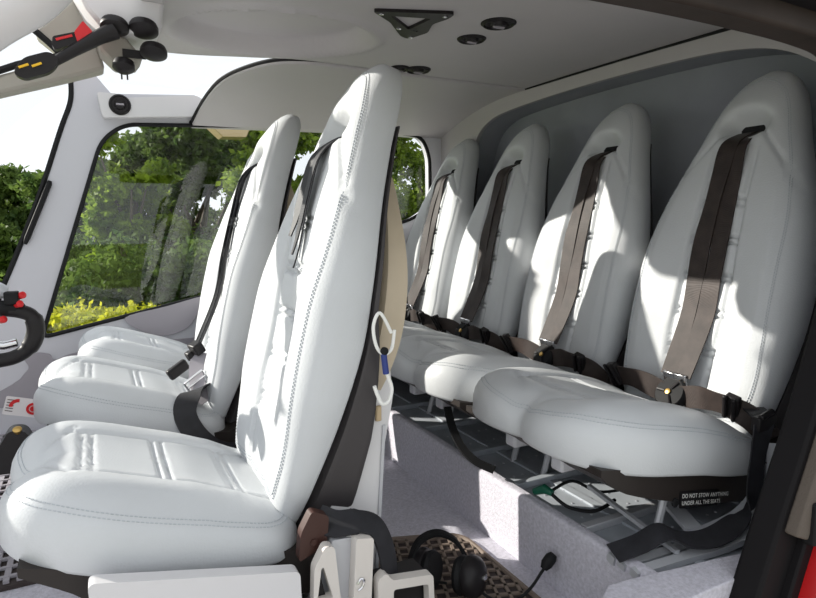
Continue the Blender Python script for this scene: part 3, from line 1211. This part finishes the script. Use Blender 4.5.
def sweep(path2, w_in, w_out, y0, y1):
    """bar following a path in the x-z plane, from w_in inside to w_out outside of it"""
    m = MB()
    P = [V((a, b)) for a, b in path2]
    vs = []
    for i, p in enumerate(P):
        t = (P[min(i + 1, len(P) - 1)] - P[max(i - 1, 0)]).normalized()
        nrm = V((-t.y, t.x))
        a, b = p - nrm * w_in, p + nrm * w_out
        vs += [(a.x, y0, a.y), (b.x, y0, b.y), (b.x, y1, b.y), (a.x, y1, a.y)]
    fs = []
    for i in range(len(P) - 1):
        for k in range(4):
            a, b = i * 4 + k, i * 4 + (k + 1) % 4
            fs.append((a, b, b + 4, a + 4))
    fs += [(3, 2, 1, 0), tuple(range(len(vs) - 4, len(vs)))]
    m.add(vs, fs)
    return m


struct('door_1', sweep(path[:52], .045, .02, .55, .60), M['frame'], bevel=.006)
struct('door_2', sweep(path[51:], .043, .03, .55, .60), M['frameblack'], bevel=.006)
struct('trim_18', sweep(path[47:67], .028, .010, .528, .552), M['brown'], bevel=.004)
struct('trim_19', sweep(path[:52], .012, .075, .52, .57), M['frameblack'], bevel=.004)
struct('trim_51', sweep(path[51:], -.020, .050, .535, .57), M['frameblack'], bevel=.004)
# red outer skin
struct('wall_near', sweep(path[:52], -.072, .60, .50, .54), M['redpaint'], bevel=.004)
struct('wall_outer', sweep(path[51:], -.046, .60, .50, .54), M['redpaint'], bevel=.004)
# pale inner side panel aft of the opening
struct('wall_side', sweep(path[26:], -.055, .55, .60, .64), M['bulk'])
struct('wall_sill', sweep(path[:30], -.03, .22, .60, .66), M['fuse'])
# hinge on the post
hg = thing('post_hinge', (1.11, .53, .36), 'metal door hinge with bolts on the black door post', 'hinge')
mb = MB()
mb.box((1.135, .532, .44), (.05, .02, .07))
mb.build('hinge_plate', M['alu'], hg, bevel=.004)
for z in (.42, .46):
    mb = MB()
    mb.lathe((1.13, .522, z), (0, -1, 0), [(.009, 0), (.009, .006), (.004, .008)], 6)
    mb.build('bolt', M['chrome'], hg)
st = thing('door_striker', (1.06, .53, .24), 'black door striker with two shiny bolts on the door post', 'latch')
mb = MB()
mb.box((1.06, .53, .275), (.035, .022, .075))
mb.build('striker_body', M['rubber'], st, bevel=.004)
for z in (.255, .295):
    mb = MB()
    mb.lathe((1.06, .519, z), (0, -1, 0), [(.008, 0), (.008, .005), (.003, .007)], 12)
    mb.build('bolt', M['chrome'], st)

# ------------------------------------------------------------------ small things around the near front seat
# white panel standing behind the seat
mb = MB()
pp = rounded([(.478, .56), (.488, .45), (.470, .36), (.447, .005), (.30, .005), (.34, .20), (.395, .36), (.43, .47), (.455, .55)], .008)
mb.prism(pp, None, lambda a, b, t: V((a, t, b)), .99, 1.34)
bp = mb.build('rear_panel', M['white'], front[0], bevel=.004)
mb = MB()
mb.box((.456, .987, .425), (.012, .008, .03))
mb.build('latch', M['tan'], bp, bevel=.003)
mb = MB()
mb.ribbon([(.468, .988, .40), (.445, .988, .02)], V((1, 0, 0)), .006, .004)
mb.build('edge_trim', M['alu'], bp)
# white cord clipped to the seat back
cord = thing('cord_hook', (.44, .98, .46), 'white cord loop with a blue sleeve hung behind the nearest front seat', 'cord')
mb = MB()
mb.tube(curve_pts([(.462, .942, .585), (.440, .942, .622), (.427, .942, .60), (.432, .942, .565), (.446, .942, .548), (.462, .942, .556), (.468, .942, .59)], 6), .0032, 8)
mb.tube(curve_pts([(.449, .942, .52), (.462, .942, .485), (.456, .942, .462), (.443, .942, .458), (.434, .942, .475), (.428, .942, .492)], 6), .0035, 8)
mb.build('cord', M['ink'], cord)
mb = MB()
mb.tube([(.446, .942, .552), (.451, .942, .512)], .006, 8)
mb.build('sleeve', M['blue'], cord)
mb = MB()
mb.lathe((.445, .938, .555), (0, -1, 0), [(.007, 0), (.007, .005), (.003, .006)], 12)
mb.build('knot', M['rubber'], cord)

# seat side bracket with the triangular cut-out
sb = thing('seat_bracket', (.34, .90, .0), 'cream metal seat bracket with a triangular cut-out under the draped black strap', 'bracket')
mb = MB()
tri_o = rounded([(.283, .0), (.292, .215), (.312, .250), (.328, .245), (.352, .0)], .008)
tri_h = rounded([(.296, .155), (.304, .212), (.308, .214), (.324, .155)], .004)[::-1]
mb.prism(tri_o, [tri_h], lambda a, b, t: V((a, t, b)), .885, .905)
mb.build('cutout_plate', M['cream'], sb, bevel=.003)
mb = MB()
mb.prism(rounded([(.318, .0), (.330, .245), (.398, .240), (.382, .0)], .006), None, lambda a, b, t: V((a, t, b)), .905, .955)
mb.build('bracket_web', M['alu'], sb, bevel=.003)
mb = MB()
mb.prism(rounded([(.350, .0), (.366, .250), (.398, .244), (.386, .0)], .006), None, lambda a, b, t: V((a, t, b)), .882, .905)
mb.build('cover_plate', M['cream'], sb, bevel=.003)
mb = MB()
mb.tube(curve_pts([(.366, .880, .170), (.372, .880, .178), (.378, .880, .172), (.374, .880, .162), (.367, .880, .158)], 4), .0022, 6)
mb.build('spring_clip', M['chrome'], sb)
mb = MB()
mb.prism(rounded([(.300, .150), (.303, .185), (.309, .185), (.316, .150)], .002), None, lambda a, b, t: V((a, t, b)), .90, .93)
mb.build('latch_pin', M['black'], sb)
# open cream tray beside it
tr = thing('cream_tray', (.46, .90, .0), 'small cream housing with a dark opening beside the seat bracket', 'housing')
mb = MB()
mb.prism(rounded([(.405, .0), (.402, .168), (.418, .178), (.430, .160), (.512, .148), (.520, .0)], .008), [rounded([(.432, .08), (.432, .142), (.502, .132), (.504, .08)], .006)[::-1]], lambda a, b, t: V((a, t, b)), .875, .895)
mb.build('housing_face', M['cream'], tr, bevel=.002)
mb = MB()
mb.box((.465, .93, .07), (.10, .06, .13))
mb.build('housing_box', M['black'], tr)

# headset on the mat
hs = thing('headset', (.62, 1.0, .01), 'black aviation headset lying on the floor mat', 'headset')
C0 = V((.640, .975, .055))
axc = V((.55, -.8, .15)).normalized()
for sgn, off in ((1, V((.010, -.02, .004))), (-1, V((-.055, .070, -.008)))):
    mb = MB()
    c = C0 + off
    mb.lathe(c, axc * sgn, [(.030, -.016), (.040, -.010), (.043, .0), (.040, .012), (.030, .022), (.012, .027)], 28)
    cup = mb.build('ear_cup', M['black'], hs)
    mb = MB()
    mb.lathe(c - axc * sgn * .016, axc * sgn, [(.022, -.012), (.036, -.014), (.040, -.006), (.036, .004)], 28)
    mb.build('ear_seal', M['rubber'], cup)
    mb = MB()
    mb.lathe(c + axc * sgn * .027, axc * sgn, [(.008, 0), (.008, .004), (.003, .006)], 14)
    mb.build('cup_screw', M['chrome'], cup)
mb = MB()
P = curve_pts([(.668, 1.005, .070), (.655, 1.03, .100), (.620, 1.045, .118), (.580, 1.05, .108), (.556, 1.045, .075), (.553, 1.035, .040), (.570, 1.03, .018)], 7)
mb.ribbon(P, V((.3, 1, .15)), .020, .006)
mb.tube([p + V((-.004, -.012, .006)) for p in P], .0025, 6)
mb.build('headband', M['rubber'], hs)
mb = MB()
mb.tube(curve_pts([C0 + V((.02, -.03, -.02)), (.675, .93, .02), (.70, .915, .012), (.735, .91, .010), (.765, .905, .03), (.79, .905, .055), (.803, .905, .068)], 7), .0032, 8)
mb.build('microphone_boom', M['rubber'], hs)
mb = MB()
mb.tube([(.795, .905, .061), (.803, .905, .070), (.815, .905, .081), (.822, .905, .087)], [.007, .0125, .0125, .008], 12)
mb.build('microphone', M['rubber'], hs)
mb = MB()
mb.tube(curve_pts([C0 + V((-.02, .03, -.03)), (.57, 1.06, .015), (.54, 1.03, .015), (.53, .98, .015), (.56, .93, .015), (.52, .90, .015)], 6), .0028, 8)
mb.build('cable', M['rubber'], hs)

# ------------------------------------------------------------------ things at the far left
# collective lever with its grip
cl = thing('collective_lever', (-.17, 1.60, .40), 'black control lever with red buttons at the left edge, ahead of the front seats', 'lever')
mb = MB()
mb.tube(curve_pts([(-.30, 1.6, .455), (-.215, 1.6, .468), (-.17, 1.6, .475), (-.140, 1.6, .495), (-.125, 1.6, .530), (-.130, 1.6, .565), (-.155, 1.6, .580), (-.20, 1.6, .588)], 6), [.016] * 18 + [.019] * 12 + [.016] * 13, 12)
mb.build('lever_arm', M['black'], cl)
mb = MB()
mb.tube([(-.215, 1.6, .590), (-.160, 1.6, .588), (-.148, 1.6, .600)], [.018, .017, .012], 12)
mb.box((-.165, 1.59, .612), (.028, .03, .028))
mb.build('grip_head', M['rubber'], cl, bevel=.003)
for p in ((-.146, 1.585, .617), (-.152, 1.582, .598), (-.185, 1.582, .565)):
    mb = MB()
    mb.lathe(p, (.6, -.8, .2), [(.008, -.006), (.008, .006), (.003, .009)], 12)
    mb.build('button', M['red'], cl)
mb = MB()
mb.tube([(-.30, 1.62, .515), (-.19, 1.62, .50), (-.165, 1.62, .505)], .010, 10)
mb.build('control_rod', M['chrome'], cl)
mb = MB()
mb.tube([(-.30, 1.61, .645), (-.19, 1.61, .628), (-.175, 1.61, .622)], [.022, .019, .014], 12)
mb.build('silver_tube', M['alu'], cl)
# cyclic grip
cy = thing('cyclic_grip', (-.16, 1.52, .28), 'black control grip with a brass screw in front of the nearest front seat', 'grip')
mb = MB()
mb.prism(rounded([(-.225, .262), (-.182, .334), (-.152, .330), (-.138, .298), (-.142, .258), (-.165, .238), (-.222, .240)], .012), None, lambda a, b, t: V((a, t, b)), 1.50, 1.55)
mb.build('grip_body', M['black'], cy, bevel=.006)
mb = MB()
mb.lathe((-.148, 1.50, .268), (.5, -.7, -.2), [(.022, -.03), (.024, .0), (.021, .008), (.012, .014)], 18)
mb.build('grip_knob', M['black'], cy)
mb = MB()
mb.lathe((-.166, 1.505, .330), (0, -.5, .8), [(.007, -.01), (.009, .006), (.004, .008)], 12)
mb.build('screw', M['brass'], cy)
mb = MB()
mb.tube(curve_pts([(-.20, 1.53, .26), (-.28, 1.56, .18), (-.36, 1.60, .02)], 6), .014, 10)
mb.build('stick', M['black'], cy)
# tag hanging beside it
tg = thing('paper_tag', (-.14, 1.75, .28), 'white card tag with a red symbol hanging in front of the middle front seat', 'tag')
TR = Matrix.Rotation(.28, 3, 'Y')
TO = V((-.172, 1.72, .325))


def tagp(a, b, t):
    return TO + TR @ V((a, t, b))


mb = MB()
mb.prism(rounded([(-.042, -.024), (.030, -.024), (.044, 0), (.030, .022), (-.042, .022)], .004), None, tagp, 0, .0012)
mb.build('card', M['paper'], tg)
mb = MB()
ringp = [tagp(.020 + .012 * cos(a * .3), .012 * sin(a * .3) - .002, -.0012) for a in range(22)]
mb.ribbon(ringp, V((0, 1, 0)), .0008, .006)
mb.add([tagp(.020 + .007 * cos(a * pi / 8), .007 * sin(a * pi / 8) - .002, -.0012) for a in range(16)], [tuple(range(16))])
P = [tagp(-.012 + .016 * cos(1.6 + a * .16), .016 * sin(1.6 + a * .16) * .9 + .0, -.0012) for a in range(12)]
mb.ribbon(P, V((0, 1, 0)), .0008, .008)
mb.build('red_symbol', M['red'], tg)
mb = MB()
for k in range(5):
    mb.box(tagp(-.030, .014 - k * .007, -.001), (.016, .0008, .0016), TR)
mb.build('printed_lines', M['webbrown'], tg)

# black strap and block hanging under the rear seats
mb = MB()
P = curve_pts([(.80, 1.30, .30), (.795, 1.27, .26), (.79, 1.22, .225), (.80, 1.17, .20), (.83, 1.13, .185)], 6)
mb.ribbon(P, V((1, .1, .3)), .020, .006)
tag(mb.build('hanging_strap', M['rubber'], None), 'short black strap hanging from under the second rear seat', 'strap')
# green plug with cables on the platform
pg = thing('cable_plug', (.86, 1.0, .16), 'green plug with black cables on the floor edge under the nearest rear seat', 'plug')
mb = MB()
mb.tube([(.855, 1.01, .175), (.862, .985, .190), (.868, .965, .186)], [.008, .011, .007], 10)
mb.build('plug_body', M['green'], pg)
mb = MB()
mb.tube(curve_pts([(.868, .97, .19), (.93, .97, .20), (.99, .95, .17), (1.06, .93, .17)], 6), .0035, 8)
mb.tube(curve_pts([(.866, .965, .184), (.885, .93, .165), (.93, .90, .160), (1.00, .91, .165)], 6), .004, 8)
mb.build('cable', M['rubber'], pg)

# ------------------------------------------------------------------ outside
mb = MB()
mb.box((0, 40, -.80), (160, 160, .2))
struct('ground', mb, M['grass'])
mb = MB()
mb.box((0, -2.5, -.69), (30, 14, .02))
struct('ground_apron', mb, M['apron'])


def blob(mb, c, r, sq, seed, nleaf, size):
    rnd = random.Random(seed)
    c = V(c)
    for k in range(nleaf):
        u = rnd.uniform(-1, 1)
        a = rnd.uniform(0, 2 * pi)
        d = V((sqrt(1 - u * u) * cos(a), sqrt(1 - u * u) * sin(a), u))
        rad = r * (0.72 + .45 * mnoise.noise(d * 2.2 + V((seed, 0, 0))) + .30 * mnoise.noise(d * 5 + V((0, seed, 0)))) * rnd.uniform(.82, 1.08)
        p = c + V((d.x * rad, d.y * rad, d.z * rad * sq))
        s = size * rnd.uniform(.6, 1.3)
        e1 = V((rnd.gauss(0, 1), rnd.gauss(0, 1), rnd.gauss(0, 1))).normalized()
        e2 = e1.cross(V((rnd.gauss(0, 1), rnd.gauss(0, 1), rnd.gauss(0, 1)))).normalized()
        mb.add([p - e1 * s, p - e2 * s * .55, p + e1 * s, p + e2 * s * .55], [(0, 1, 2, 3)])


def tree(x, y, h, w, m, label, seed, dens=1.0, base=-.7, size=.085):
    rnd = random.Random(seed)
    t = thing('broadleaf_tree', (x, y, base), label, 'tree', 'trees outside the far windows')
    mb = MB()
    mb.tube([(x, y, base - .05), (x + rnd.uniform(-.1, .1), y, base + h * .35), (x + rnd.uniform(-.3, .3), y, base + h * .62)], [.16 * h / 5, .11 * h / 5, .03], 8)
    for k in range(6):
        a = rnd.uniform(0, 2 * pi)
        z0 = base + h * rnd.uniform(.2, .5)
        mb.tube([(x, y, z0), (x + cos(a) * w * .3, y + sin(a) * w * .3, z0 + h * .15), (x + cos(a) * w * .6, y + sin(a) * w * .6, z0 + h * .35)], [.06 * h / 5, .04 * h / 5, .015], 6)
    mb.build('trunk', M['bark'], t)
    mb = MB()
    for k in range(int(16 * dens)):
        a = rnd.uniform(0, 2 * pi)
        v = rnd.uniform(.08, .92)
        rr = w * .75 * sqrt(max(0, 1 - (2 * v - 1) ** 2)) * rnd.uniform(.3, 1)
        blob(mb, (x + cos(a) * rr, y + sin(a) * rr, base + h * v), w * rnd.uniform(.26, .42), .8, seed * 31 + k, 1000, size * .75)
    mb.build('crown', m, t, smooth=False)
    return t


tree(.55, 11.0, 3.15, 1.0, M['leaf_a'], 'bright green leafy tree at the left of the far door window', 1, dens=1.5)
tree(1.75, 11.8, 3.5, 1.25, M['leaf_b'], 'dark leafy tree in the middle of the far door window', 2, dens=1.6)
tree(3.3, 10.6, 3.5, 1.4, M['leaf_a'], 'light green tree seen just left of the middle front headrest', 3, dens=1.7)
tree(5.0, 11.5, 4.0, 1.5, M['leaf_a'], 'green tree seen between the two nearest front backrests', 4, dens=1.6)
tree(7.2, 11.6, 4.2, 1.6, M['leaf_a'], 'green tree filling the small rear side window', 5, dens=1.6)
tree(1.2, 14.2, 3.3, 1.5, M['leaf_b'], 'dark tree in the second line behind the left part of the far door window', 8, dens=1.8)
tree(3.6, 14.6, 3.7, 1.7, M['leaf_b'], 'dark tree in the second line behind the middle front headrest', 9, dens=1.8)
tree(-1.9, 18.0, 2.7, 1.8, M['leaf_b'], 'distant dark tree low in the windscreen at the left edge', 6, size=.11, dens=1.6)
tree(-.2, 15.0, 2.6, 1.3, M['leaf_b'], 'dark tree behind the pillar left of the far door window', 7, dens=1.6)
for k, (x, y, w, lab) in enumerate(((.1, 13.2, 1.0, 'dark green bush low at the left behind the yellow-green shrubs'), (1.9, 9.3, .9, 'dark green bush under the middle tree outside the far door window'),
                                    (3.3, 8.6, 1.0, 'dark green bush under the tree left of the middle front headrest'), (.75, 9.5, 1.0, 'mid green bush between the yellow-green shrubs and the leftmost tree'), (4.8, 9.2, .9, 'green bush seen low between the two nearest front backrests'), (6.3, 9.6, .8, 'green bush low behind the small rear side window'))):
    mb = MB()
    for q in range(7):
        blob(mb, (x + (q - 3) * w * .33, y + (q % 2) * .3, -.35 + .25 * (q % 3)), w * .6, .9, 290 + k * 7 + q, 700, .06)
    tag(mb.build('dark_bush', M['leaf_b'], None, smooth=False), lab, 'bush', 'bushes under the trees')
# sunlit shrubs below the window
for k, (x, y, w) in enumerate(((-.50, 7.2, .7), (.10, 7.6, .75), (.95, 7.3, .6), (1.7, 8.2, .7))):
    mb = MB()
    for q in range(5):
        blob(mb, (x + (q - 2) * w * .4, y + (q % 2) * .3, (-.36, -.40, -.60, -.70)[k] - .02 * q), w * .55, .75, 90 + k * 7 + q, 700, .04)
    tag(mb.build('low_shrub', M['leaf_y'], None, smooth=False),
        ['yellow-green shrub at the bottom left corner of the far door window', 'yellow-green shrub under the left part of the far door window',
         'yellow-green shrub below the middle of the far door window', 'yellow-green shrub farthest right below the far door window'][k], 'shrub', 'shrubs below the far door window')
# tail of a blade above the trees
mb = MB()
mb.prism([(1.38, 1.99), (1.92, 2.03), (1.84, 1.86), (1.54, 1.845)], None, lambda a, b, t: V((a, t, b)), 7.95, 8.25)
tag(mb.build('rotor_blade', M['tan'], None, bevel=.01), 'tan slab hanging outside at the top of the far door window', 'blade')
